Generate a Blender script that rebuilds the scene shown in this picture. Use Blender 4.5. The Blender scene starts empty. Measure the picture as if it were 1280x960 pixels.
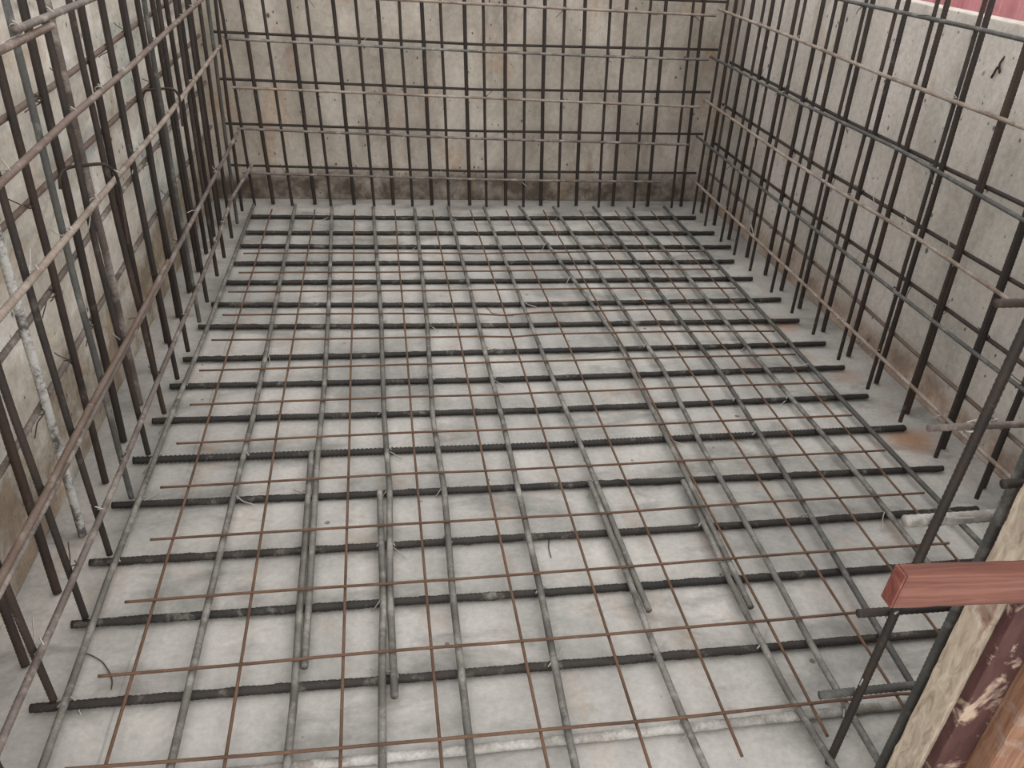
# Reinforcement cage of a concrete tank, seen from its open front end.
# Plan: X to the right, Y towards the back wall, Z up.  All table values are in
# units of S metres (S = eye height above the tank floor).
import bpy, math, random
import numpy as np
from mathutils import Vector, Matrix

S = 1.42
SC = bpy.context.scene
COL = SC.collection
rnd = random.Random(7)

# ----------------------------------------------------------------- materials
def lin(c):
    out = []
    for v in c:
        v = v / 255.0
        out.append(v / 12.92 if v <= 0.04045 else ((v + 0.055) / 1.055) ** 2.4)
    return (*out, 1.0)

class NT:
    def __init__(self, name, rough=0.8, metallic=0.0):
        self.m = bpy.data.materials.new(name); self.m.use_nodes = True
        self.t = self.m.node_tree; self.b = self.t.nodes['Principled BSDF']
        self.b.inputs['Roughness'].default_value = rough
        self.b.inputs['Metallic'].default_value = metallic
        self.b.inputs['Specular IOR Level'].default_value = 0.3
    def n(self, kind, **kw):
        nd = self.t.nodes.new(kind)
        for k, v in kw.items():
            if k in nd.inputs: nd.inputs[k].default_value = v
            else: setattr(nd, k, v)
        return nd
    def l(self, a, b): self.t.links.new(a, b)
    def coord(self, kind='Object', rand=True, scale=(1, 1, 1), rot=(0, 0, 0)):
        tc = self.n('ShaderNodeTexCoord'); out = tc.outputs[kind]
        mp = self.n('ShaderNodeMapping'); mp.inputs['Scale'].default_value = scale
        mp.inputs['Rotation'].default_value = rot
        self.l(out, mp.inputs['Vector'])
        if rand:
            oi = self.n('ShaderNodeObjectInfo')
            mu = self.n('ShaderNodeMath', operation='MULTIPLY'); mu.inputs[1].default_value = 37.0
            self.l(oi.outputs['Random'], mu.inputs[0]); self.l(mu.outputs[0], mp.inputs['Location'])
        return mp.outputs[0]
    def noise(self, vec, scale, detail=4.0, rough=0.55, dist=0.0):
        nd = self.n('ShaderNodeTexNoise', Scale=scale, Detail=detail, Roughness=rough, Distortion=dist)
        self.l(vec, nd.inputs['Vector']); return nd.outputs['Fac']
    def ramp(self, fac, stops):
        r = self.n('ShaderNodeValToRGB'); e = r.color_ramp.elements
        while len(e) < len(stops): e.new(0.5)
        for i, (p, c) in enumerate(stops): e[i].position = p; e[i].color = c
        self.l(fac, r.inputs['Fac']); return r.outputs['Color']
    def mask(self, fac, lo, hi):
        return self.ramp(fac, [(lo, (0, 0, 0, 1)), (hi, (1, 1, 1, 1))])
    def mix(self, fac, a, b, blend='MIX'):
        m = self.n('ShaderNodeMix', data_type='RGBA', blend_type=blend)
        for i, v in ((0, fac), (6, a), (7, b)):
            if hasattr(v, 'is_output'): self.l(v, m.inputs[i])
            else: m.inputs[i].default_value = v
        return m.outputs[2]
    def math(self, op, a, b=0.0):
        m = self.n('ShaderNodeMath', operation=op, use_clamp=False)
        for i, v in enumerate((a, b)):
            if hasattr(v, 'is_output'): self.l(v, m.inputs[i])
            else: m.inputs[i].default_value = v
        return m.outputs[0]
    def color(self, c): self.l(c, self.b.inputs['Base Color'])
    def bump(self, h, strength=0.3, dist=0.004):
        bp = self.n('ShaderNodeBump', Strength=strength, Distance=dist)
        self.l(h, bp.inputs['Height']); self.l(bp.outputs[0], self.b.inputs['Normal'])

def steel(name, base, alt, dust, dust_lo=0.62, dust_hi=0.75, alt_lo=0.4, alt_hi=0.65, rough=0.65, metallic=0.25):
    k = NT(name, rough, metallic); v = k.coord()
    c = k.mix(k.mask(k.noise(v, 9.0, 5), alt_lo, alt_hi), lin(base), lin(alt))
    d = k.mask(k.noise(v, 13.0, 8, 0.7), dust_lo, dust_hi)
    c = k.mix(d, c, lin(dust))
    f = k.noise(v, 160.0, 2)
    c = k.mix(0.35, c, k.ramp(f, [(0.3, (0.25, 0.25, 0.25, 1)), (0.75, (1, 1, 1, 1))]), 'MULTIPLY')
    k.color(c); k.bump(f, 0.35, 0.0015)
    return k.m

M = {}
M['dark']   = steel('dark_scaled_steel', (54, 49, 46), (64, 54, 48), (116, 108, 101), 0.6, 0.78)
M['darkred'] = steel('dark_rusty_steel', (58, 51, 47), (72, 58, 50), (116, 106, 98), 0.6, 0.78)
M['floor_dark'] = steel('floor_bar_steel', (46, 44, 42), (56, 51, 47), (132, 125, 117), 0.57, 0.72)
M['floor_brown'] = steel('brown_floor_bar_steel', (58, 52, 48), (50, 45, 41), (132, 123, 114), 0.55, 0.72)
M['grey']   = steel('grey_dusty_steel', (108, 104, 98), (84, 80, 75), (150, 145, 137), 0.48, 0.68, metallic=0.1)
M['green']  = steel('grey_green_steel', (84, 83, 79), (70, 68, 65), (128, 124, 118), 0.52, 0.7, metallic=0.1)
M['tan']    = steel('cement_dusted_steel', (134, 119, 107), (108, 93, 83), (164, 153, 142), 0.45, 0.7, metallic=0.0, rough=0.85)
M['brown']  = steel('brown_rusty_steel', (108, 92, 83), (92, 74, 63), (152, 141, 130), 0.54, 0.72, metallic=0.0)
M['mauve']  = steel('brown_grey_steel', (112, 101, 95), (88, 76, 70), (160, 151, 142), 0.5, 0.68, metallic=0.1)
M['splash'] = steel('cement_splashed_steel', (96, 90, 86), (70, 62, 58), (186, 184, 178), 0.42, 0.52, metallic=0.0, rough=0.85)
M['cement'] = steel('cement_coated_steel', (150, 145, 138), (122, 115, 107), (178, 174, 168), 0.45, 0.6, metallic=0.0, rough=0.9)
M['rust']   = steel('rusted_thin_rod', (104, 79, 62), (82, 62, 50), (128, 108, 92), 0.6, 0.8, metallic=0.0, rough=0.9)
M['wire']   = steel('pale_binding_wire', (176, 172, 164), (150, 142, 132), (200, 198, 192), metallic=0.2, rough=0.5)
M['wire_dark'] = steel('dark_binding_wire', (62, 58, 54), (80, 66, 56), (120, 110, 100), metallic=0.2, rough=0.6)
M['nail']   = steel('dark_nail_steel', (48, 42, 40), (66, 50, 44), (90, 80, 74))

def concrete(name, c0, c1, c2, stains, foot, foot_h, boards=None, green=None, streak=(1, 1, 1)):
    k = NT(name, 0.92); v = k.coord('Object', rand=False); k.b.inputs['Specular IOR Level'].default_value = 0.15
    vs = k.coord('Object', rand=False, scale=streak)
    c = k.ramp(k.noise(vs, 2.4, 8, 0.66, 0.5), [(0.33, lin(c0)), (0.5, lin(c1)), (0.66, lin(c2))])
    if green:
        c = k.mix(k.math('MULTIPLY', k.mask(k.noise(k.coord('Object', False, (1.3, 1.0, 2)), 1.7, 6, 0.6, 0.3), 0.5, 0.62), 0.7), c, lin(green))
    if boards:
        # marks left by the shuttering boards: level dark lines with gaps
        sx = k.n('ShaderNodeSeparateXYZ'); k.l(v, sx.inputs[0])
        f = k.math('FRACT', k.math('ADD', k.math('DIVIDE', sx.outputs[2], boards), k.math('MULTIPLY', k.noise(v, 1.5, 2), 0.25)))
        lm = k.ramp(k.math('ABSOLUTE', k.math('SUBTRACT', f, 0.5)), [(0.02, (1, 1, 1, 1)), (0.09, (0, 0, 0, 1))])
        c = k.mix(k.math('MULTIPLY', k.math('MULTIPLY', lm, k.mask(k.noise(v, 2.8, 4), 0.46, 0.6)), 0.55), c, lin(tuple(int(x * .68) for x in c0)))
    for (col, sc, lo, hi, amt) in stains:
        c = k.mix(k.math('MULTIPLY', k.mask(k.noise(vs, sc, 6, 0.66, 0.6), lo, hi), amt), c, lin(col))
    # cement-slurry and rust stain with a ragged upper edge at the foot of the pour; back wall's colour also holds painted shade
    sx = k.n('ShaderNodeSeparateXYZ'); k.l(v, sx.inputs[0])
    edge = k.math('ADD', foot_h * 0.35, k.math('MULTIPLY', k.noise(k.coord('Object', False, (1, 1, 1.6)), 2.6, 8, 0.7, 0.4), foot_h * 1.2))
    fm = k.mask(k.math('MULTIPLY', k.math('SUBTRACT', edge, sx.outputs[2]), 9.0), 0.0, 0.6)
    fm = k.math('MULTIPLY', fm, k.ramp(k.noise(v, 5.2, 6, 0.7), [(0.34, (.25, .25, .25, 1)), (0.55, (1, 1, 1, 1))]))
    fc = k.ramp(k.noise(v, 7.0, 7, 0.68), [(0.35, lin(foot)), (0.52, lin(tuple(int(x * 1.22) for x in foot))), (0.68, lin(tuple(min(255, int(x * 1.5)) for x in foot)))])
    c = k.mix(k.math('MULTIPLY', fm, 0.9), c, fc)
    fine = k.noise(v, 48.0, 6, 0.75)
    c = k.mix(0.5, c, k.ramp(fine, [(0.3, (0.5, 0.5, 0.5, 1)), (0.62, (1, 1, 1, 1))]), 'MULTIPLY')
    for (sc, lo) in ((16.0, 0.2), (27.0, 0.22)):
        vo = k.n('ShaderNodeTexVoronoi', Scale=sc, Randomness=1.0); k.l(k.coord('Object', False, (1, 1, .7)), vo.inputs['Vector'])
        pm = k.mask(k.math('ADD', vo.outputs['Distance'], k.math('MULTIPLY', k.noise(v, 7.0, 3), 0.36)), lo, lo + .07)
        c = k.mix(pm, lin(tuple(int(x * 0.55) for x in c0)), c)
    k.color(c)
    k.bump(k.math('ADD', k.noise(v, 35.0, 5, 0.6), k.math('MULTIPLY', k.noise(v, 4.0, 3), 1.5)), 0.4, 0.006)
    return k.m

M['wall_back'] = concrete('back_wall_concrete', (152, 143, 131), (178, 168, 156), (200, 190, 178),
    [((176, 138, 104), 3.4, 0.56, 0.7, 0.6), ((120, 112, 102), 4.6, 0.58, 0.72, 0.5)], (66, 57, 49), 0.175, streak=(1.5, 1, 0.75))  # foot colour is brown dirt plus painted-in shade from the floor corner
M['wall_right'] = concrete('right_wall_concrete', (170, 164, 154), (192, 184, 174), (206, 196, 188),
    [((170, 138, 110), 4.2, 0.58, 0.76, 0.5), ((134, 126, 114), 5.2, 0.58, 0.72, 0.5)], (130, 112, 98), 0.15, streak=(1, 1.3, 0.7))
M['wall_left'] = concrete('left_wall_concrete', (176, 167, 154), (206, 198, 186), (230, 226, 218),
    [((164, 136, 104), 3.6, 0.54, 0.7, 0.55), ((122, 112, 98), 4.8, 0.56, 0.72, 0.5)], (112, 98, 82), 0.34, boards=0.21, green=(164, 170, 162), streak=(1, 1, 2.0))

def floor_material():
    k = NT('floor_concrete', 0.9); v = k.coord('Object', rand=False); k.b.inputs['Specular IOR Level'].default_value = 0.2
    c = k.ramp(k.noise(v, 2.3, 8, 0.66, 0.5), [(0.34, lin((142, 139, 134))), (0.5, lin((163, 159, 153))), (0.66, lin((182, 176, 169)))])
    c = k.mix(k.math('MULTIPLY', k.mask(k.noise(k.coord('Object', False, (1, 2.2, 1)), 3.1, 5, 0.62, 0.4), 0.52, 0.66), 0.65), c, lin((116, 113, 108)))
    c = k.mix(k.math('MULTIPLY', k.mask(k.noise(k.coord('Object', False, (2, 1, 1)), 4.3, 4, 0.6), 0.56, 0.74), 0.45), c, lin((158, 136, 116)))
    # round slurry drips
    vo = k.n('ShaderNodeTexVoronoi', Scale=3.6, Randomness=1.0); k.l(v, vo.inputs['Vector'])
    ring = k.ramp(vo.outputs['Distance'], [(0.10, (1, 1, 1, 1)), (0.14, (0.7, 0.7, 0.68, 1)), (0.165, (1, 1, 1, 1))])
    c = k.mix(k.math('MULTIPLY', k.mask(k.noise(v, 2.6, 2), 0.52, 0.6), 0.8), c, ring, 'MULTIPLY')
    # rust bleeding at bar ends and one long snapped setting-out line
    sp = k.n('ShaderNodeSeparateXYZ'); k.l(v, sp.inputs[0])
    for (x, y, r, a) in ((1.17, 1.335, 0.11, 0.75), (1.12, 1.915, 0.10, 0.6), (1.17, 1.62, 0.08, 0.35)):
        dx = k.math('MULTIPLY', k.math('SUBTRACT', sp.outputs[0], x * S), 1.0)
        dy = k.math('MULTIPLY', k.math('SUBTRACT', sp.outputs[1], y * S), 1.5)
        d = k.math('SQRT', k.math('ADD', k.math('MULTIPLY', dx, dx), k.math('MULTIPLY', dy, dy)))
        d = k.math('ADD', d, k.math('MULTIPLY', k.math('SUBTRACT', k.noise(v, 9.0, 5), 0.5), 0.16))
        c = k.mix(k.math('MULTIPLY', k.ramp(d, [(0.02, (1, 1, 1, 1)), (r * S * 0.9, (0, 0, 0, 1))]), a), c, lin((150, 104, 68)))
    ln = k.math('ABSOLUTE', k.math('SUBTRACT', sp.outputs[0], k.math('ADD', -0.382 * S, k.math('MULTIPLY', k.math('SUBTRACT', k.noise(v, 5.0, 2), 0.5), 0.012))))
    lm = k.math('MULTIPLY', k.ramp(ln, [(0.001, (1, 1, 1, 1)), (0.0035, (0, 0, 0, 1))]), k.mask(k.noise(v, 3.3, 3), 0.44, 0.56))
    c = k.mix(k.math('MULTIPLY', lm, 0.5), c, lin((110, 108, 104)))
    fine = k.noise(v, 70.0, 4, 0.7)
    c = k.mix(0.45, c, k.ramp(fine, [(0.3, (0.55, 0.55, 0.55, 1)), (0.7, (1, 1, 1, 1))]), 'MULTIPLY')
    vo = k.n('ShaderNodeTexVoronoi', Scale=9.0, Randomness=1.0); k.l(v, vo.inputs['Vector'])
    pm = k.mask(k.math('ADD', vo.outputs['Distance'], k.math('MULTIPLY', k.noise(v, 11.0, 2), 0.3)), 0.165, 0.2)
    c = k.mix(pm, lin((104, 98, 92)), c)
    k.color(c)
    k.bump(k.math('ADD', k.noise(v, 40.0, 5, 0.6), k.math('MULTIPLY', k.noise(v, 3.0, 3), 2.0)), 0.25, 0.006)
    return k.m
M['floor'] = floor_material()

def timber(name, cols, stretch, rough=0.75, blot=None):
    k = NT(name, rough); v = k.coord('Object', rand=False, scale=stretch)
    c = k.ramp(k.noise(v, 14.0, 5, 0.6, 0.8), [(0.28, lin(cols[0])), (0.5, lin(cols[1])), (0.72, lin(cols[2]))])
    if blot:
        vb = k.coord('Object', rand=False)
        c = k.mix(k.mask(k.noise(vb, blot[1], 5, 0.65, 0.5), blot[2], blot[3]), c, lin(blot[0]))
    k.color(c); k.bump(k.noise(v, 30.0, 4), 0.3, 0.002)
    return k.m
M['plank'] = timber('salmon_red_timber', ((76, 42, 34), (100, 61, 50), (116, 78, 65)), (0.35, 5, 7))
M['plank_end'] = timber('dark_red_end_grain', ((82, 42, 36), (104, 56, 46), (132, 84, 70)), (4, 4, 4), blot=((70, 38, 32), 14, 0.55, 0.66))
M['stud'] = timber('cement_stained_timber', ((124, 106, 90), (160, 145, 128), (184, 171, 154)), (6, 6, 1.6), blot=((104, 74, 62), 6, 0.57, 0.66))
M['film'] = timber('worn_red_film_plywood', ((56, 33, 31), (66, 39, 36), (78, 49, 45)), (3, 3, 1), blot=((160, 140, 122), 9, 0.54, 0.61))
M['raw'] = timber('orange_raw_timber', ((96, 66, 50), (122, 87, 66), (138, 107, 87)), (9, 9, 0.5), blot=((142, 134, 128), 5.5, 0.53, 0.64))
M['maroon'] = timber('maroon_formwork_film', ((54, 30, 32), (66, 38, 38), (78, 48, 46)), (2, 2, 1))
M['pink'] = timber('faded_red_sheet_metal', ((160, 100, 104), (184, 120, 123), (196, 140, 141)), (1, 3, 0.3), rough=0.5, blot=((198, 150, 150), 2.0, 0.52, 0.7))

# ----------------------------------------------------------------- mesh helpers
def P(p): return Vector(p) * S

def mesh_obj(name, verts, faces, mat, parent=None, base=None, smooth=True, face_mats=None):
    me = bpy.data.meshes.new(name)
    base = Vector(base) if base is not None else Vector((0, 0, 0))
    me.from_pydata([tuple(Vector(v) - base) for v in verts], [], faces)
    for m in (mat if isinstance(mat, (list, tuple)) else [mat]): me.materials.append(m)
    if smooth: me.polygons.foreach_set('use_smooth', [True] * len(me.polygons))
    if face_mats: me.polygons.foreach_set('material_index', face_mats)
    me.update()
    o = bpy.data.objects.new(name, me); COL.objects.link(o); o.location = base
    if parent: o.parent = parent; o.location = base - parent.matrix_basis.translation
    return o

def tag(o, label, cat, group=None):
    o['label'] = label; o['category'] = cat
    if group: o['group'] = group
    return o

def struct(o): o['kind'] = 'structure'; return o

def sweep(pts, r, step, seg=8, rib=0.0, seed=0, wander=0.0, crust=0.0, smooth=0.03):
    """Tube along a polyline (metres); rib > 0 raises oblique ribs and two ridges."""
    pts = np.array([tuple(p) for p in pts], float)
    d = np.linalg.norm(np.diff(pts, axis=0), axis=1); s = np.concatenate([[0], np.cumsum(d)]); L = s[-1]
    n = max(2, int(L / step) + 1); t = np.linspace(0, L, n)
    if len(pts) > 3:                       # smooth measured bars a little
        q = np.stack([np.interp(t, s, pts[:, i]) for i in range(3)], 1)
        w = max(1, int(smooth / step))
        ker = np.ones(2 * w + 1) / (2 * w + 1)
        qp = np.pad(q, ((w, w), (0, 0)), mode='reflect', reflect_type='odd')
        q = np.stack([np.convolve(qp[:, i], ker, mode='valid') for i in range(3)], 1)
    else:
        q = np.stack([np.interp(t, s, pts[:, i]) for i in range(3)], 1)
    if wander:
        g = np.random.RandomState(seed); env = np.sin(np.pi * t / L)
        for i in range(3):
            f = sum(g.uniform(-1, 1) * np.sin(2 * np.pi * (k * t / L + g.rand())) / k for k in (1, 2, 3, 5))
            q[:, i] += wander * f * env
    tan = np.gradient(q, axis=0); tan /= np.linalg.norm(tan, axis=1)[:, None]
    ref = np.array([0.0, 0.0, 1.0]) if abs(tan[0][2]) < 0.8 else np.array([0.0, 1.0, 0.0])
    a = np.cross(tan[0], ref); a /= np.linalg.norm(a)
    A = np.empty_like(q); A[0] = a
    for i in range(1, n):
        a = A[i - 1] - tan[i] * (A[i - 1] @ tan[i]); A[i] = a / np.linalg.norm(a)
    B = np.cross(tan, A)
    ang = np.arange(seg) * 2 * np.pi / seg
    R = np.full((n, seg), r)
    if rib:
        i = np.arange(n)[:, None]
        R = R * (1 + rib * np.cos(np.pi * i + 0 * ang[None, :]) * np.abs(np.sin(ang[None, :] + 0.2)))
        R[:, 0] = r * (1 + rib); R[:, seg // 2] = r * (1 + rib)
    if crust:                              # lumps of mortar stuck to the bar
        g = np.random.RandomState(seed + 500)
        for w, a in ((5, 1.0), (2, 0.7)):
            f = g.rand(n // w + 3, seg); f = np.repeat(f, w, axis=0)[:n]
            ker = np.ones(w) / w
            f = np.stack([np.convolve(f[:, j], ker, mode='same') for j in range(seg)], 1)
            R = R * (1 + crust * a * np.clip(f - 0.45, 0, 1) * 2)
    V = q[:, None, :] + R[:, :, None] * (np.cos(ang)[None, :, None] * A[:, None, :] + np.sin(ang)[None, :, None] * B[:, None, :])
    V = V.reshape(-1, 3)
    F = []
    for i in range(n - 1):
        b0 = i * seg; b1 = b0 + seg
        for j in range(seg):
            k = (j + 1) % seg
            F.append((b0 + j, b0 + k, b1 + k, b1 + j))
    F.append(tuple(range(seg - 1, -1, -1))); F.append(tuple((n - 1) * seg + j for j in range(seg)))
    return V, F

_seed = [0]
def bar(name, pts, r, mat, label, cat, group=None, rib=0.09, wander=0.0016, step=None, seg=8, crust=0.0, smooth=0.03):
    _seed[0] += 1
    pts = [P(p) for p in pts]; rr = r * S
    V, F = sweep(pts, rr, step or max(0.005, rr * 0.62), seg, rib, _seed[0], wander, crust, smooth)
    o = mesh_obj(name, V, F, M[mat], base=pts[0])
    return tag(o, label, cat, group)

def box(name, lo, hi, mat, parent=None, bevel=0.0, base=None, wobble=0.0):
    import bmesh
    lo, hi = P(lo), P(hi); bm = bmesh.new(); bmesh.ops.create_cube(bm, size=1.0)
    for v in bm.verts:
        v.co = Vector([lo[i] + (v.co[i] + 0.5) * (hi[i] - lo[i]) for i in range(3)])
    if bevel:
        bmesh.ops.bevel(bm, geom=list(bm.edges), offset=bevel, segments=2, affect='EDGES', profile=0.6)
    if wobble:
        longest = max(range(3), key=lambda i: hi[i] - lo[i])
        n = int((hi[longest] - lo[longest]) / 0.02)
        ed = [e for e in bm.edges if abs((e.verts[0].co - e.verts[1].co)[longest]) > 0.8 * (hi[longest] - lo[longest])]
        bmesh.ops.subdivide_edges(bm, edges=ed, cuts=n, use_grid_fill=True)
        g = random.Random(len(bm.verts))
        for v in bm.verts:
            for i in range(3):
                if i != longest: v.co[i] += g.uniform(-wobble, wobble)
    b = Vector(base) if base is not None else Vector(((lo.x + hi.x) / 2, (lo.y + hi.y) / 2, lo.z))
    me = bpy.data.meshes.new(name)
    for v in bm.verts: v.co -= b
    bm.to_mesh(me); bm.free(); me.materials.append(M[mat])
    o = bpy.data.objects.new(name, me); COL.objects.link(o); o.location = b
    if parent: o.parent = parent; o.location = b - parent.location
    return o

# tie wires: a few shared meshes (loop round two crossed bars plus twisted tails)
def tie_mesh(kind, k):
    g = random.Random(100 + k); R = 0.0135
    pts = []
    for i in range(22):
        a = i * 2 * math.pi * 1.6 / 21
        pts.append(Vector((R * math.cos(a), R * math.cos(a) * 0.9 + 0.002 * g.uniform(-1, 1), R * 1.25 * math.sin(a))))
    t0 = pts[-1]; d = Vector((g.uniform(-1, 1), g.uniform(-1, 1), 0.12)).normalized()
    ln = (0.03, 0.05, 0.02, 0.075)[k % 4]
    for i in range(1, 6):
        f = i / 5; pts.append(t0 + d * ln * f + Vector((0, 0, -0.02 * f * f + 0.004 * math.sin(9 * f))))
    V, F = sweep(pts, 0.0016 if kind == 'wire' else 0.0014, 0.004, 5)
    me = bpy.data.meshes.new('tie_wire'); me.from_pydata([tuple(v) for v in V], [], F)
    me.materials.append(M[kind]); me.polygons.foreach_set('use_smooth', [True] * len(me.polygons))
    return me
TIES = {(kd, k): tie_mesh(kd, k) for kd in ('wire', 'wire_dark') for k in range(4)}
def tie(parent, p, axis, kind='wire'):
    """axis: direction the wire loop is normal to: 'z' floor, 'x' side wall, 'y' back wall."""
    o = bpy.data.objects.new('tie_wire', TIES[(kind, rnd.randrange(4))]); COL.objects.link(o)
    rot = {'z': Matrix.Identity(4), 'x': Matrix.Rotation(math.pi / 2, 4, 'Y'), 'y': Matrix.Rotation(-math.pi / 2, 4, 'X')}[axis]
    spin = Matrix.Rotation(rnd.choice((0, 1, 2, 3)) * math.pi / 2 + rnd.uniform(-.2, .2), 4, {'z': 'Z', 'x': 'X', 'y': 'Y'}[axis])
    o.parent = parent
    o.matrix_basis = Matrix.Translation(P(p) - parent.location) @ spin @ rot
    return o

ORD = ['zeroth', 'first', 'second', 'third', 'fourth', 'fifth', 'sixth', 'seventh', 'eighth', 'ninth', 'tenth', 'eleventh',
       'twelfth', 'thirteenth', 'fourteenth', 'fifteenth', 'sixteenth', 'seventeenth', 'eighteenth']

# ----------------------------------------------------------------- the setting
def slab(name, lo, hi, mat, b=0.004):
    return struct(box(name, lo, hi, mat, bevel=b, base=(0, 0, 0)))
slab('floor', (-1.6, 0.15, -0.12), (2.6, 3.6, 0.0), 'floor')
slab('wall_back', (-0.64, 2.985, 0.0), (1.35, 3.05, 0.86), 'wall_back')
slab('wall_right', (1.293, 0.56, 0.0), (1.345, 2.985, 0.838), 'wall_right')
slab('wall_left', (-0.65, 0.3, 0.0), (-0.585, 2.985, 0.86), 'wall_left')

# faded red ribbed sheet fence beyond the right wall
V, F = [], []
xs = []
y = 0.9
while y < 3.4:
    xs += [(y, 0), (y + .03, 0), (y + .042, .012), (y + .07, .012), (y + .082, 0)]; y += .1
for (yy, dx) in xs:
    V += [P((1.62 + dx, yy, 0.0)), P((1.62 + dx, yy, 1.15)), P((1.624 + dx, yy, 1.15)), P((1.624 + dx, yy, 0.0))]
for i in range(len(xs) - 1):
    a = 4 * i; b = a + 4
    F += [(a, a + 1, b + 1, b), (a + 1, a + 2, b + 2, b + 1), (a + 2, a + 3, b + 3, b + 2), (a + 3, a, b, b + 3)]
n = 4 * (len(xs) - 1); F += [(0, 3, 2, 1), (n, n + 1, n + 2, n + 3)]
fence = mesh_obj('sheet_fence', V, F, M['pink'], base=P((1.62, 2.1, 0)), smooth=False)
tag(fence, 'faded red ribbed metal sheet fence standing behind the right concrete wall', 'fence')

# ----------------------------------------------------------------- floor: thick cross bars
RT = 0.0061
TY = [(0.676, 0.674, 0.677), (0.803, 0.799, 0.797), (0.952, 0.949, 0.947), (1.087, 1.084, 1.087), (1.236, 1.229, 1.22), (1.373, 1.368, 1.373),
      (1.512, 1.503, 1.511), (1.652, 1.642, 1.65), (1.775, 1.777, 1.779), (1.945, 1.925, 1.917), (2.077, 2.05, 2.058), (2.219, 2.215, 2.212),
      (2.359, 2.356, 2.352), (2.50, 2.49, 2.48), (2.617, 2.614, 2.612), (2.77, 2.763, 2.772)]
TXL = [-0.62, -0.49, -0.48, -0.491, -0.493, -0.488, -0.482, -0.474, -0.468, -0.462, -0.45, -0.44, -0.43, -0.428, -0.426, -0.43]
TXR = [0.76, 1.17, 1.172, 1.163, 1.174, 1.18, 1.165, 1.177, 1.191, 1.181, 1.19, 1.165, 1.16, 1.20, 1.19, 1.178]
for i, (a, m, c) in enumerate(TY):
    xl, xr = TXL[i], TXR[i]
    if i == 0:
        lab = 'thick steel floor bar laid crosswise, nearest to the viewer, pale with cement on its middle'
        mat = 'cement'
    elif i == 15:
        lab = 'dark thick steel floor bar laid crosswise, closest to the back wall'; mat = 'floor_dark'
    elif i == 5:
        lab = 'coarsely ribbed dark thick crosswise floor bar, sixth from the front edge, rusty right end'; mat = 'floor_dark'
    else:
        lab = f'dark thick steel floor bar laid crosswise, {ORD[i + 1]} from the front edge'; mat = 'floor_brown' if i in (1, 3, 9) else 'floor_dark'
    b = bar('floor_cross_bar', [(xl, a, RT + .003), (xl * .5 + .17, (a + m) / 2, RT + .002), (0.35, m, RT + .0015), (0.75, (m + c) / 2, RT + .0022), (xr, c, RT + .003)],
            RT * (1.15 if i == 5 else 1.0), mat, lab, 'steel bar', 'thick crosswise floor bars', rib=0.16 if i == 5 else 0.08, wander=0.0014, crust=0.0 if i == 5 else 0.17, seg=10)

# ----------------------------------------------------------------- floor: long grey bars
RG = 0.0054
ZG = 2 * RT + RG + 0.0025
G = {
 'a': [(-0.443, 0.50), (-0.441, 0.707), (-0.447, 1.036), (-0.443, 1.5), (-0.434, 1.9), (-0.428, 2.86)],
 'b': [(-0.283, 0.52), (-0.283, 0.697), (-0.281, 0.978), (-0.274, 1.488), (-0.280, 2.15), (-0.286, 2.86)],
 'd': [(-0.015, 0.50), (-0.015, 0.649), (-0.006, 0.759), (-0.004, 0.96), (-0.005, 1.24)],
 'e': [(0.101, 0.50), (0.101, 0.659), (0.103, 0.949), (0.111, 1.219), (0.107, 1.463), (0.123, 1.931), (0.133, 2.83)],
 'f': [(0.236, 0.50), (0.238, 0.681), (0.248, 0.933), (0.257, 1.453), (0.258, 2.1), (0.255, 2.85)],
 'k': [(0.653, 0.56), (0.653, 0.746), (0.663, 0.972), (0.668, 1.31), (0.686, 1.639), (0.67, 2.3), (0.648, 2.85)],
 'l': [(0.765, 0.56), (0.782, 0.83), (0.804, 1.138), (0.827, 1.6), (0.82, 2.2), (0.801, 2.85)],
 'm': [(0.94, 0.60), (0.953, 0.867), (0.963, 1.177), (0.953, 1.673), (0.948, 2.2), (0.934, 2.85)],
 'n': [(1.097, 0.66), (1.091, 0.975), (1.083, 1.25), (1.078, 1.511), (1.08, 2.2), (1.082, 2.86)],
}
GL = {
 'a': 'long grey floor bar running lengthwise along the left ends of the cross bars',
 'b': 'long grey floor bar running lengthwise, second from the left wall',
 'e': 'long grey floor bar running lengthwise, fifth line from the left wall',
 'f': 'long grey floor bar running lengthwise, sixth line from the left wall',
 'k': 'long grey floor bar running lengthwise, fourth line from the right wall',
 'l': 'long grey floor bar running lengthwise, third line from the right wall',
 'm': 'long grey floor bar running lengthwise, second line from the right wall',
 'n': 'long grey floor bar running lengthwise along the right ends of the cross bars',
}
LAP = [
 # far piece, near piece of the lapped lines
 ([(-0.125, 0.825), (-0.126, 0.971), (-0.132, 1.34), (-0.131, 1.631), (-0.14, 2.1), (-0.158, 2.83)],
  [(-0.139, 0.50), (-0.136, 0.761), (-0.139, 0.971), (-0.145, 1.358)], 'third line from left wall'),
 ([(0.004, 0.76), (0.002, 0.96), (0.0075, 1.23), (0.002, 1.47), (0.002, 1.936), (-0.014, 2.84)],
  [(-0.015, 0.50), (-0.015, 0.649), (-0.0095, 0.96), (-0.011, 1.224)], 'fourth line from left wall'),
 ([(0.417, 0.882), (0.414, 1.0), (0.411, 1.22), (0.402, 1.70), (0.395, 2.2), (0.386, 2.84)],
  [(0.418, 0.50), (0.407, 0.662), (0.404, 0.787), (0.4035, 0.885), (0.399, 1.221)], 'seventh line from left wall'),
 ([(0.589, 0.872), (0.596, 1.05), (0.601, 1.259), (0.612, 1.82), (0.57, 2.3), (0.52, 2.86)],
  [(0.59, 0.55), (0.577, 0.696), (0.5765, 0.903), (0.588, 1.21)], 'eighth line from left wall'),
]
gbars = []
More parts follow.
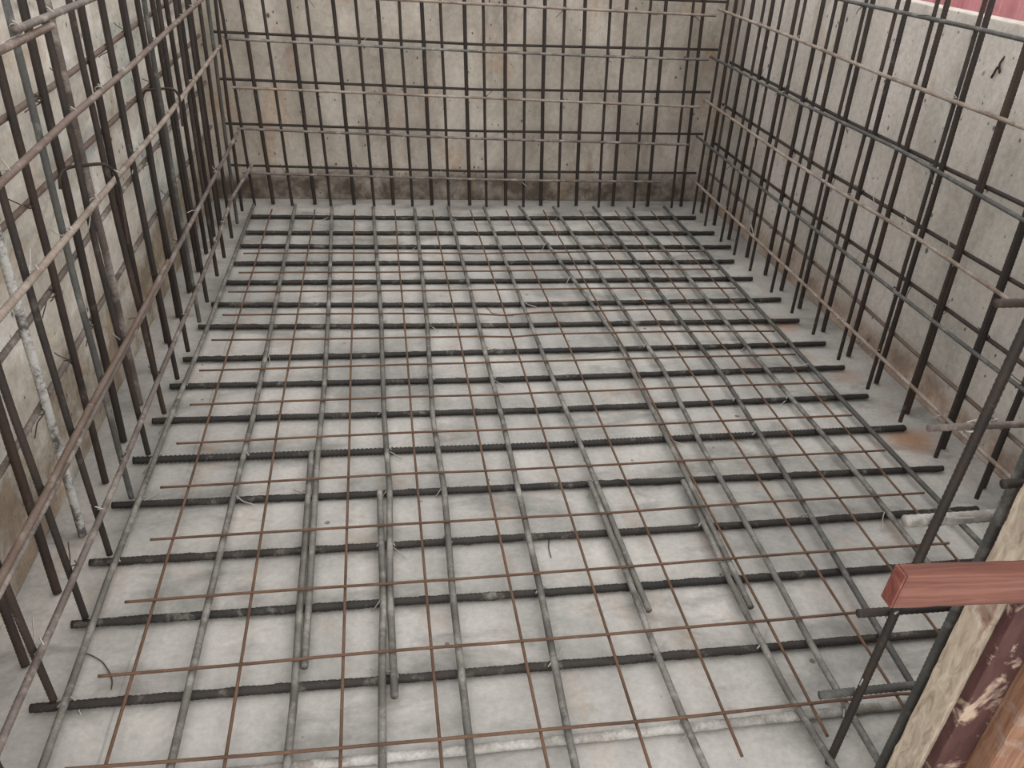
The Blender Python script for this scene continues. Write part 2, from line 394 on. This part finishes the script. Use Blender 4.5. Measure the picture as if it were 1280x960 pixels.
for key, pts in G.items():
    if key == 'd': continue
    b = bar('floor_long_bar', [(x, y, ZG) for x, y in pts], RG, 'green' if key in 'ln' else 'grey', GL[key], 'steel bar', 'grey lengthwise floor bars', rib=0.07)
    gbars.append((b, pts))
for far, near, txt in LAP:
    b = bar('floor_long_bar', [(x, y, ZG) for x, y in far], RG, 'grey', f'grey lengthwise floor bar, far piece of lapped pair, {txt}', 'steel bar', 'grey lengthwise floor bars', rib=0.07)
    gbars.append((b, far))
    b = bar('floor_long_bar', [(x, y, ZG) for x, y in near], RG, 'grey', f'grey lengthwise floor bar, near piece of lapped pair, {txt}', 'steel bar', 'grey lengthwise floor bars', rib=0.07)
    gbars.append((b, near))
def xat(pts, y):
    q = sorted(pts, key=lambda p: p[1]); return float(np.interp(y, [p[1] for p in q], [p[0] for p in q]))
for b, pts in gbars:
    ys = [p[1] for p in pts]
    for i, (a, m, c) in enumerate(TY):
        x = xat(pts, m)
        f = (x - TXL[i]) / (TXR[i] - TXL[i]); yy = np.interp(f, [0, .5, 1], [a, m, c])
        if min(ys) + .01 < yy < max(ys) - .01 and rnd.random() < (0.42 if yy < 1.6 else 0.3):
            tie(b, (x, yy, ZG - .004), 'z')

# ----------------------------------------------------------------- floor: thin rusty rods
RR = 0.0024
ZR = ZG + RG + RR + 0.0008
LX = [(-0.362, 0.50), (-0.215, 0.50), (-0.068, 0.50), (0.062, 0.50), (0.20, 0.50), (0.335, 0.58), (0.465, 0.612), (0.598, 0.628), (0.735, 0.66), (0.872, 0.72), (1.008, 0.74)]
LXF = [-0.360, -0.215, -0.078, 0.062, 0.195, 0.332, 0.462, 0.60, 0.738, 0.872, 1.01]
LXM = [-0.364, -0.216, -0.072, 0.060, 0.198, 0.338, 0.474, 0.615, 0.752, 0.885, 1.022]
for i, (x, yn) in enumerate(LX):
    z = ZR - 2 * RR + 0.0004
    tot = len(LX)
    if i < 6: pos = f'{ORD[i + 1]} from the left' if i else 'nearest the left wall'
    else: pos = f'{ORD[tot - i]} from the right' if i < tot - 1 else 'nearest the right wall'
    end = ', with its front end showing' if i in (6, 7) else ''
    bar('floor_thin_rod', [(x, yn, z), (xat([(x, 0), (LXM[i], 1)], .5), 1.1, z + .001), (LXM[i], 1.7, z), (LXF[i] * .5 + LXM[i] * .5, 2.3, z), (LXF[i], 2.80, z)],
        RR, 'rust', f'thin rusty rod laid lengthwise on floor, {pos}{end}', 'thin rod', 'thin rusty rods of the floor mesh', rib=0, wander=0.0028, step=.012, seg=7)
CY = [(0.69, 0.665), (0.832, 0.835), (0.972, 0.979), (1.114, 1.122), (1.257, 1.267), (1.397, 1.404), (1.54, 1.548), (1.686, 1.69), (1.834, 1.82), (1.971, 1.955), (2.114, 2.10), (2.245, 2.243), (2.39, 2.39)]
for i, (a, c) in enumerate(CY):
    bend = [0, 0, 0, 0, 0, 0, 0, 0.0, -0.012, -0.018, 0.0, 0, -.006][i]
    xl = [-0.409, -0.407, -0.405, -0.398, -0.411, -0.409, -0.409, -0.414, -0.41, -0.404, -0.41, -0.399, -0.404][i]
    if i == 0: pos = 'nearest the viewer'
    elif i == 12: pos = 'farthest one, closest to the back wall'
    elif i <= 7: pos = f'{ORD[i + 1]} from the front'
    else: pos = f'{ORD[13 - i]} from the back'
    if bend < -.01: pos += ', kinked at mid length'
    m = (a + c) / 2
    xr = [0.80, 1.0, 1.02, 1.061, 1.061, 1.06, 1.06, 1.058, 1.06, 1.062, 1.06, 1.062, 1.07][i]
    bar('floor_thin_rod', [(xl, a, ZR), (0.05, m, ZR + .0005), (0.25, m + bend * .3, ZR), (0.33, m + bend, ZR), (0.42, m + bend * .2, ZR), (0.75, m + .002, ZR + .0005), (xr, c, ZR)],
        RR, 'rust', f'thin rusty rod laid crosswise on floor, {pos}', 'thin rod', 'thin rusty rods of the floor mesh', rib=0, wander=0.0026, step=.012, seg=7)

# ----------------------------------------------------------------- back wall cage
RV, RO, RH = 0.0046, 0.0060, 0.0044
TOP = 0.94
def lean_back(x0, z): return x0 - 0.056 * z
BI = [-0.427, -0.298, -0.163, -0.010, 0.128, 0.261, 0.400, 0.539, 0.672, 0.828, 0.967, 1.117]
BO = [-0.369, -0.222, -0.082, 0.060, 0.202, 0.343, 0.479, 0.614, 0.752, 0.897, 1.036, 1.172]
YI, YO = 2.875, 2.92
def corner(i, n): return f'{ORD[i + 1]} from the left corner' if i < n / 2 else f'{ORD[n - i]} from the right corner'
for i, x in enumerate(BI):
    bar('wall_upright_bar', [(x, YI, 0.012), (lean_back(x, .45), YI, .45), (lean_back(x, TOP), YI, TOP)], RV, 'dark',
        f'slim dark upright bar, inner row of back wall, {corner(i, 12)}', 'steel bar', 'inner upright bars at the back wall')
for i, x in enumerate(BO):
    bar('wall_upright_bar', [(x, YO, 0.004), (lean_back(x, .45), YO, .45), (lean_back(x, TOP), YO, TOP)], RO, 'dark' if i % 3 else 'darkred',
        f'thick dark upright bar, outer row of back wall, {corner(i, 12)}', 'steel bar', 'outer upright bars at the back wall')
BH = [(0.131, 0.117, 0.115, 'mauve', 'lowest'), (0.282, 0.263, 0.255, 'mauve', 'second from the bottom'), (0.414, 0.402, 0.390, 'tan', 'third from the bottom'),
      (0.562, 0.550, 0.551, 'grey', 'fourth from the bottom'), (0.699, 0.695, 0.692, 'tan', 'topmost in view')]
for zl, zm, zr, mt, txt in BH:
    yy = YI - RV - RH - .0004
    xr = 1.055 if zl < .2 else (1.14 if zl < .3 else 1.16)
    b = bar('wall_level_bar', [(-0.455, yy, zl), (0.37, yy, zm), (xr, yy, zr)], RH, mt, f'dusty level bar on inner uprights of the back wall, {txt}', 'steel bar', 'inner level bars at the back wall')
    for i, x in enumerate(BI):
        if rnd.random() < .4:
            z = float(np.interp(x, [-.455, .37, xr], [zl, zm, zr])); tie(b, (lean_back(x, z), yy + .004, z), 'y', rnd.choice(('wire', 'wire_dark')))
BR = [(0.139, 0.127, 0.131, 'lowest'), (0.282, 0.272, 0.279, 'second from the bottom'), (0.427, 0.416, 0.43, 'third from the bottom'),
      (0.572, 0.563, 0.575, 'fourth from the bottom'), (0.722, 0.722, 0.73, 'topmost in view')]
for zl, zm, zr, txt in BR:
    yy = YO + RO + RH + .0004
    bar('wall_level_bar', [(-0.505, yy, zl), (0.37, yy, zm), (1.215, yy, zr)], RH, 'dark', f'dark level bar behind the outer uprights of the back wall, {txt}', 'steel bar', 'outer level bars at the back wall')

# ----------------------------------------------------------------- left wall cage
LI = [0.662, 0.807, 0.956, 1.095, 1.244, 1.379, 1.527, 1.669, 1.799, 1.955, 2.074, 2.247, 2.383, 2.546, 2.676, 2.80]
LO = [0.742, 0.885, 1.029, 1.166, 1.313, 1.449, 1.59, 1.73, 1.876, 2.018, 2.172, 2.318, 2.455, 2.60, 2.74]
LOT = [0, 0, 0, 0, 0, .003, -.036, -.01, -.024, -.018, -.05, -.058, -.05, -.04, -.04]
XI, XO = -0.460, -0.525
def side(i, n): return f'{ORD[i + 1]} from the front' if i < n / 2 else f'{ORD[n - i]} from the back corner'
for i, y in enumerate(LI):
    lean = {4: -.024, 5: -.04, 6: -.068, 7: -.045}.get(i, -0.035)
    z0 = 2 * RT + .006
    bar('wall_upright_bar', [(XI, y, z0), (XI - .002, y + lean * .65, .45), (XI, y + lean * 1.05, TOP)], RV * 1.08, ('dark', 'darkred', 'dark', 'dark', 'green')[i % 5],
        f'slim upright bar, inner row of left wall, {side(i, 16)}', 'steel bar', 'inner upright bars at the left wall')
for i, y in enumerate(LO):
    mt = {2: 'darkred', 3: 'splash', 1: 'darkred', 4: 'darkred', 6: 'mauve'}.get(i, 'dark')
    txt = 'thick upright bar splashed white with cement' if i == 3 else 'thick dark upright bar'
    bar('wall_upright_bar', [(XO, y, 0.004), (XO + .001, y + LOT[i] * .6, .45), (XO, y + LOT[i] * 1.1, TOP)], RO * (1.12 if i in (5, 8, 9) else 1), mt,
        f'{txt}, outer row of left wall, {side(i, 15)}', 'steel bar', 'outer upright bars at the left wall', rib=0.24 if i in (3, 6, 7, 2) else 0.09, step=0.0065 if i in (3, 6, 7, 2) else None)
XH = XI + RV * 1.08 + RH * 1.15 + .0004
LH = [([(0.45, .125), (0.706, .127), (1.172, .115), (1.454, .118), (2.05, .117), (2.3, .121), (2.55, .14)], 'mauve', 'lowest', -0.405),
      ([(0.45, .272), (0.94, .270), (1.5, .272), (2.2, .275), (2.83, .279)], 'mauve', 'second from the bottom', None),
      ([(0.45, .536), (1.09, .535), (1.49, .539), (1.9, .542), (2.69, .567)], 'tan', 'third from the bottom', None),
      ([(0.45, .655), (1.03, .667), (1.33, .679), (1.69, .686), (2.02, .699), (2.7, .722)], 'brown', 'fourth from the bottom', None)]
for pts, mt, txt, bx in LH:
    q = [(XH, y, z) for y, z in pts]
    if bx: q.append((-0.412, 2.8, .178))
    b = bar('wall_level_bar', q, RH * 1.15, mt, f'dusty level bar on inner uprights of the left wall, {txt}', 'steel bar', 'inner level bars at the left wall')
    for i, y in enumerate(LI):
        if .8 < y < 2.6 and rnd.random() < .55:
            z = float(np.interp(y, [p[0] for p in pts], [p[1] for p in pts])); tie(b, (XH - .004, y - .035 * z, z), 'x', 'wire' if txt[0] in 'tf' else rnd.choice(('wire', 'wire_dark')))
b = bar('wall_level_bar', [(XH, 1.20, .818), (XH, 1.6, .818), (XH, 2.75, .84)], RH * 1.15, 'mauve', 'topmost level bar on inner uprights of left wall, far piece of its lap', 'steel bar', 'inner level bars at the left wall')
for y in (1.245, 1.379): tie(b, (XH - .004, y - .03, .818), 'x', 'wire')
bar('wall_level_bar', [(XH + .001, 0.45, .795), (XH + .001, 1.05, .803), (XH + .001, 1.33, .806)], RH * 1.15, 'brown', 'topmost level bar on inner uprights of left wall, near piece of its lap', 'steel bar', 'inner level bars at the left wall')
bar('wall_level_bar', [(XH, 0.45, .272 + RH * 2.35), (XH, 0.94, .270 + RH * 2.35), (XH, 1.5, .272 + RH * 2.35), (XH, 1.72, .273 + RH * 2.35)], RH * 1.15, 'brown', 'brown lap bar lying on the second level bar of the left wall', 'steel bar')
XR = XO - RO * 1.12 - RH * 1.15 - .0004
LR = [([(0.4, .143), (1.04, .140), (1.9, .142), (2.86, .145)], 'mauve', 'lowest'), ([(0.4, .262), (1.1, .262), (1.55, .279), (2.86, .29)], 'mauve', 'second from the bottom'),
      ([(0.4, .385), (1.23, .396), (1.66, .412), (2.86, .43)], 'mauve', 'third from the bottom'), ([(0.4, .545), (1.3, .547), (2.15, .558), (2.86, .57)], 'brown', 'fourth from the bottom'),
      ([(0.4, .67), (1.55, .68), (2.14, .699), (2.86, .71)], 'brown', 'fifth from the bottom')]
for pts, mt, txt in LR:
    b = bar('wall_level_bar', [(XR, y, z) for y, z in pts], RH * 1.15, mt, f'brown level bar behind the outer uprights of the left wall, {txt}', 'steel bar', 'outer level bars at the left wall')
    for y in LO[1:11]:
        if rnd.random() < .4:
            z = float(np.interp(y, [p[0] for p in pts], [p[1] for p in pts])); tie(b, (XR + .004, y - .012 * z, z), 'x', 'wire_dark')
bar('spacer_hook', [(-0.514, 1.400, .545), (-0.514, 1.405, .562), (-0.510, 1.415, .5715), (-0.502, 1.43, .5735), (-0.48, 1.432, .5755), (-0.455, 1.437, .5775), (-0.4465, 1.444, .572), (-0.440, 1.457, .553), (-0.440, 1.462, .522), (-0.440, 1.45, .46), (-0.440, 1.445, .43)],
    .0028, 'nail', 'bent black steel spacer hook reaching from outer to inner uprights at lower left wall', 'hook', rib=0, wander=0, step=.004, smooth=.009)
bar('spacer_hook', [(-0.518, 2.006, .562), (-0.512, 2.010, .577), (-0.456, 2.009, .584), (-0.446, 2.016, .578), (-0.4405, 2.02, .564), (-0.4405, 2.012, .533), (-0.4405, 2.006, .50)],
    .0028, 'nail', 'bent black steel spacer hook higher up and farther back on the left wall', 'hook', rib=0, wander=0, step=.004, smooth=.009)

# ----------------------------------------------------------------- right wall cage
RI = [0.962, 1.109, 1.248, 1.386, 1.53, 1.676, 1.817, 1.95, 2.091, 2.253, 2.386, 2.507, 2.663, 2.79]
ROY = [0.885, 1.02, 1.16, 1.30, 1.443, 1.58, 1.72, 1.863, 2.011, 2.136, 2.256, 2.406, 2.568, 2.713, 2.85]
XIr, XOr = 1.173, 1.230
for i, y in enumerate(RI):
    bar('wall_upright_bar', [(XIr, y, 2 * RT + .006), (XIr, y + .016, .45), (XIr, y + .034, TOP)], RV, 'dark' if i % 3 else 'darkred',
        f'slim dark upright bar, inner row of right wall, {side(i, 14)}', 'steel bar', 'inner upright bars at the right wall')
for i, y in enumerate(ROY):
    bar('wall_upright_bar', [(XOr, y, 0.004), (XOr, y + .018, .45), (XOr, y + .04, TOP)], RO * 1.05, ('dark', 'darkred', 'dark', 'dark', 'darkred')[i % 5],
        f'thick dark upright bar, outer row of right wall, {side(i, 15)}', 'steel bar', 'outer upright bars at the right wall')
XHr = XIr - RV - RH - .0004
RHT = [([(1.0, .118), (1.218, .116), (1.667, .122), (2.154, .128), (2.85, .138)], 'tan', 'lowest, sandy coloured'),
       ([(0.9, .279), (1.268, .276), (1.752, .279), (2.45, .280), (2.86, .288)], 'green', 'second from the bottom, grey green'),
       ([(1.20, .407), (1.542, .412), (1.881, .405), (2.302, .408), (2.86, .420)], 'tan', 'third from the bottom, sandy coloured'),
       ([(0.9, .546), (1.256, .548), (1.69, .562), (2.169, .558), (2.86, .562)], 'green', 'fourth from the bottom, grey green'),
       ([(0.9, .69), (1.405, .695), (1.796, .697), (2.248, .706), (2.86, .713)], 'tan', 'fifth from the bottom, sandy coloured'),
       ([(0.9, .831), (1.54, .831), (2.048, .825), (2.86, .83)], 'green', 'topmost, near the wall top')]
for pts, mt, txt in RHT:
    b = bar('wall_level_bar', [(XHr, y, z) for y, z in pts], RH, mt, f'level bar on inner uprights of the right wall, {txt}', 'steel bar', 'inner level bars at the right wall')
    for y in RI:
        if pts[0][0] < y < 2.7 and rnd.random() < .35:
            z = float(np.interp(y, [p[0] for p in pts], [p[1] for p in pts])); tie(b, (XHr + .004, y + .036 * z, z), 'x', 'wire' if mt == 'tan' else 'wire_dark')
XRr = XOr + RO * 1.05 + RH + .0004
RRT = [([(0.9, .128), (1.486, .135), (1.86, .144), (2.86, .15)], 'brown', 'lowest'), ([(0.9, .275), (1.475, .273), (2.16, .260), (2.86, .262)], 'darkred', 'second from the bottom'),
       ([(0.9, .41), (1.473, .402), (2.086, .394), (2.86, .403)], 'darkred', 'third from the bottom'), ([(0.9, .547), (1.5, .543), (2.0, .541), (2.86, .545)], 'dark', 'fourth from the bottom')]
for pts, mt, txt in RRT:
    b = bar('wall_level_bar', [(XRr, y, z) for y, z in pts], RH * 1.05, mt, f'dark level bar behind the outer uprights of the right wall, {txt}', 'steel bar', 'outer level bars at the right wall')
    for y in ROY:
        if 1.2 < y < 2.6 and rnd.random() < .35:
            z = float(np.interp(y, [p[0] for p in pts], [p[1] for p in pts])); tie(b, (XRr - .004, y + .04 * z, z), 'x', 'wire_dark')

# ----------------------------------------------------------------- front wall cage at the right
YF = 0.602
bar('wall_upright_bar', [(0.592, YF, 0.004), (0.598, YF, .35), (0.604, YF, .60), (0.612, YF, .9)], RV * 1.15, 'dark', 'single dark upright bar standing in front, crossing the end of the salmon red plank', 'steel bar')
bar('wall_upright_bar', [(0.636, 0.565, 0.004), (0.638, 0.565, .35), (0.634, 0.565, .55), (0.632, 0.565, .9)], RO, 'green', 'thick dark upright bar pressed beside the cement stained formwork post', 'steel bar')
yy = YF + RV * 1.15 + RH * 1.2 + .0004
FH = [(0.548, .137, 0.9, .142, 'green', 'short ribbed bar end near the floor, lowest at the front formwork', 1.0, .16),
      (0.557, .286, 0.9, .281, 'dark', 'short dark bar end under the salmon red plank at the front formwork', 1.0, .08),
      (0.572, .428, 0.9, .428, 'cement', 'bar end coated in pale cement, just above the salmon red plank', 1.35, .05),
      (0.553, .557, 1.1, .558, 'mauve', 'pale topped bar tied to the front upright with a bright wire', .72, .08),
      (0.574, .698, 1.1, .698, 'darkred', 'short brown bar end poking in at the right edge of view', .85, .08)]
for x0, z0, x1, z1, mt, lab, k, rb in FH:
    y2 = yy + (k - 1) * RH * 1.2
    b = bar('wall_level_bar', [(x0, y2, z0), ((x0 + x1) / 2, y2, (z0 + z1) / 2), (x1, y2, z1)], RH * 1.2 * k, mt, lab, 'steel bar', rib=rb, wander=.0006)
    if z0 < .6: tie(b, (0.60, yy - .004, z0 + .002), 'y', 'wire')
bar('wall_level_bar', [(0.608, 0.553, .527), (0.75, 0.553, .527), (1.1, 0.553, .527)], RH * 1.1, 'dark', 'short dark bar end behind the thick upright, left of the formwork post', 'steel bar', wander=.0005)

# formwork posts, sheet and plank
post = bpy.data.objects.new('formwork_post', None); COL.objects.link(post); post.location = P((0.62, 0.51, 0))
tag(post, 'cement stained formwork post with worn red film, standing at lower right', 'formwork post')
box('timber_stud', (0.604, 0.492, 0.0), (0.640, 0.530, 0.88), 'stud', post, bevel=.004, wobble=.0012)
fp = box('film_strip', (0.610, 0.479, 0.0), (0.652, 0.4915, 0.88), 'film', post, bevel=.002, wobble=.0006)
fp['label'] = 'worn dark red film faced plywood strip'
o = box('formwork_post', (0.653, 0.455, 0.0), (0.70, 0.50, 0.88), 'raw', bevel=.005, wobble=.001)
tag(o, 'bare orange brown timber post right of the red filmed post', 'formwork post')
o = box('formwork_sheet', (0.701, 0.462, 0.0), (1.15, 0.478, 0.86), 'maroon', bevel=.002)
tag(o, 'dark maroon plywood formwork sheet in the bottom right corner', 'formwork sheet')
plank = bpy.data.objects.new('timber_plank', None); COL.objects.link(plank); plank.location = P((0.43, 0.446, 0.491)); plank.rotation_euler = (0, 0.055, 0)
tag(plank, 'salmon red timber plank fixed level across the formwork posts', 'plank')
box('board', (0.430, 0.4385, 0.491), (1.05, 0.4545, 0.530), 'plank', plank, bevel=.004, wobble=.0006)
e = box('sawn_end', (0.4275, 0.4393, 0.4918), (0.4299, 0.4537, 0.5292), 'plank_end', plank, bevel=.0008)
e['label'] = 'dark red sawn end grain'

# ----------------------------------------------------------------- wire offcuts
def wire(pts, lab, mat='wire_dark', r=.0009):
    bar('wire_offcut', pts, r, mat, lab, 'wire', rib=0, wander=0, step=.003, seg=6, smooth=.01)
wire([(0.296, 2.042, .003), (0.304, 2.035, .002), (0.306, 2.012, .002), (0.335, 1.998, .002), (0.365, 1.992, .003)], 'small bent wire offcut lying mid floor near the kinked rod')
wire([(0.303, 1.10, .003), (0.292, 1.085, .002), (0.286, 1.06, .002), (0.286, 1.035, .003)], 'curved hair thin wire offcut on bare concrete in the middle of the floor')
wire([(-0.448, 0.90, .002), (-0.435, 0.893, .002), (-0.419, 0.881, .002), (-0.405, 0.862, .002), (-0.396, 0.845, .002), (-0.394, 0.83, .002)], 'curved wire offcut on the floor by the left end of the front rods')
wire([(1.294, 1.608, .775), (1.287, 1.609, .760), (1.289, 1.599, .741), (1.287, 1.609, .757), (1.290, 1.622, .730)], 'forked nail end sticking out of the right wall below its top', 'nail', .0022)

# ----------------------------------------------------------------- light, world, camera
w = bpy.data.worlds.new('overcast'); SC.world = w; w.use_nodes = True
wt = w.node_tree; bg = wt.nodes['Background']
tc = wt.nodes.new('ShaderNodeTexCoord'); sp = wt.nodes.new('ShaderNodeSeparateXYZ'); rp = wt.nodes.new('ShaderNodeValToRGB')
wt.links.new(tc.outputs['Generated'], sp.inputs[0]); wt.links.new(sp.outputs[2], rp.inputs[0]); wt.links.new(rp.outputs[0], bg.inputs[0])
e = rp.color_ramp.elements
e[0].position = 0.0; e[0].color = (0.92, 0.91, 0.90, 1); e[1].position = 0.85; e[1].color = (0.84, 0.85, 0.86, 1)   # bright low sky, duller overhead
bg.inputs[1].default_value = 1.75
sun = bpy.data.lights.new('soft_daylight', 'SUN'); sun.energy = 1.0; sun.angle = math.radians(75); sun.color = (1.0, 0.98, 0.95)
so = bpy.data.objects.new('soft_daylight', sun); COL.objects.link(so); so.location = (2, -3, 4)
so.rotation_euler = Vector((-0.45, 0.75, -0.7)).to_track_quat('-Z', 'Y').to_euler()

def cam_matrix(p, y, r):
    f = Vector((math.sin(y) * math.cos(p), math.cos(y) * math.cos(p), -math.sin(p)))
    rt = Vector((math.cos(y), -math.sin(y), 0)); dn = f.cross(rt)
    c, s = math.cos(r), math.sin(r)
    X = c * rt + s * dn; D = -s * rt + c * dn
    return Matrix(((X.x, -D.x, -f.x), (X.y, -D.y, -f.y), (X.z, -D.z, -f.z))).to_4x4()
cd = bpy.data.cameras.new('camera'); co = bpy.data.objects.new('camera', cd); COL.objects.link(co)
cd.sensor_width = 36; cd.lens = 36 * 1010 / 1280; cd.clip_start = 0.02
co.matrix_world = Matrix.Translation((0, 0, S)) @ cam_matrix(*[math.radians(a) for a in (31.05, 10.65, -3.82)])
SC.camera = co
vs = SC.view_settings; vs.view_transform = 'Standard'; vs.look = 'None'; vs.gamma = 1; vs.exposure = 0.28; vs.use_curve_mapping = False
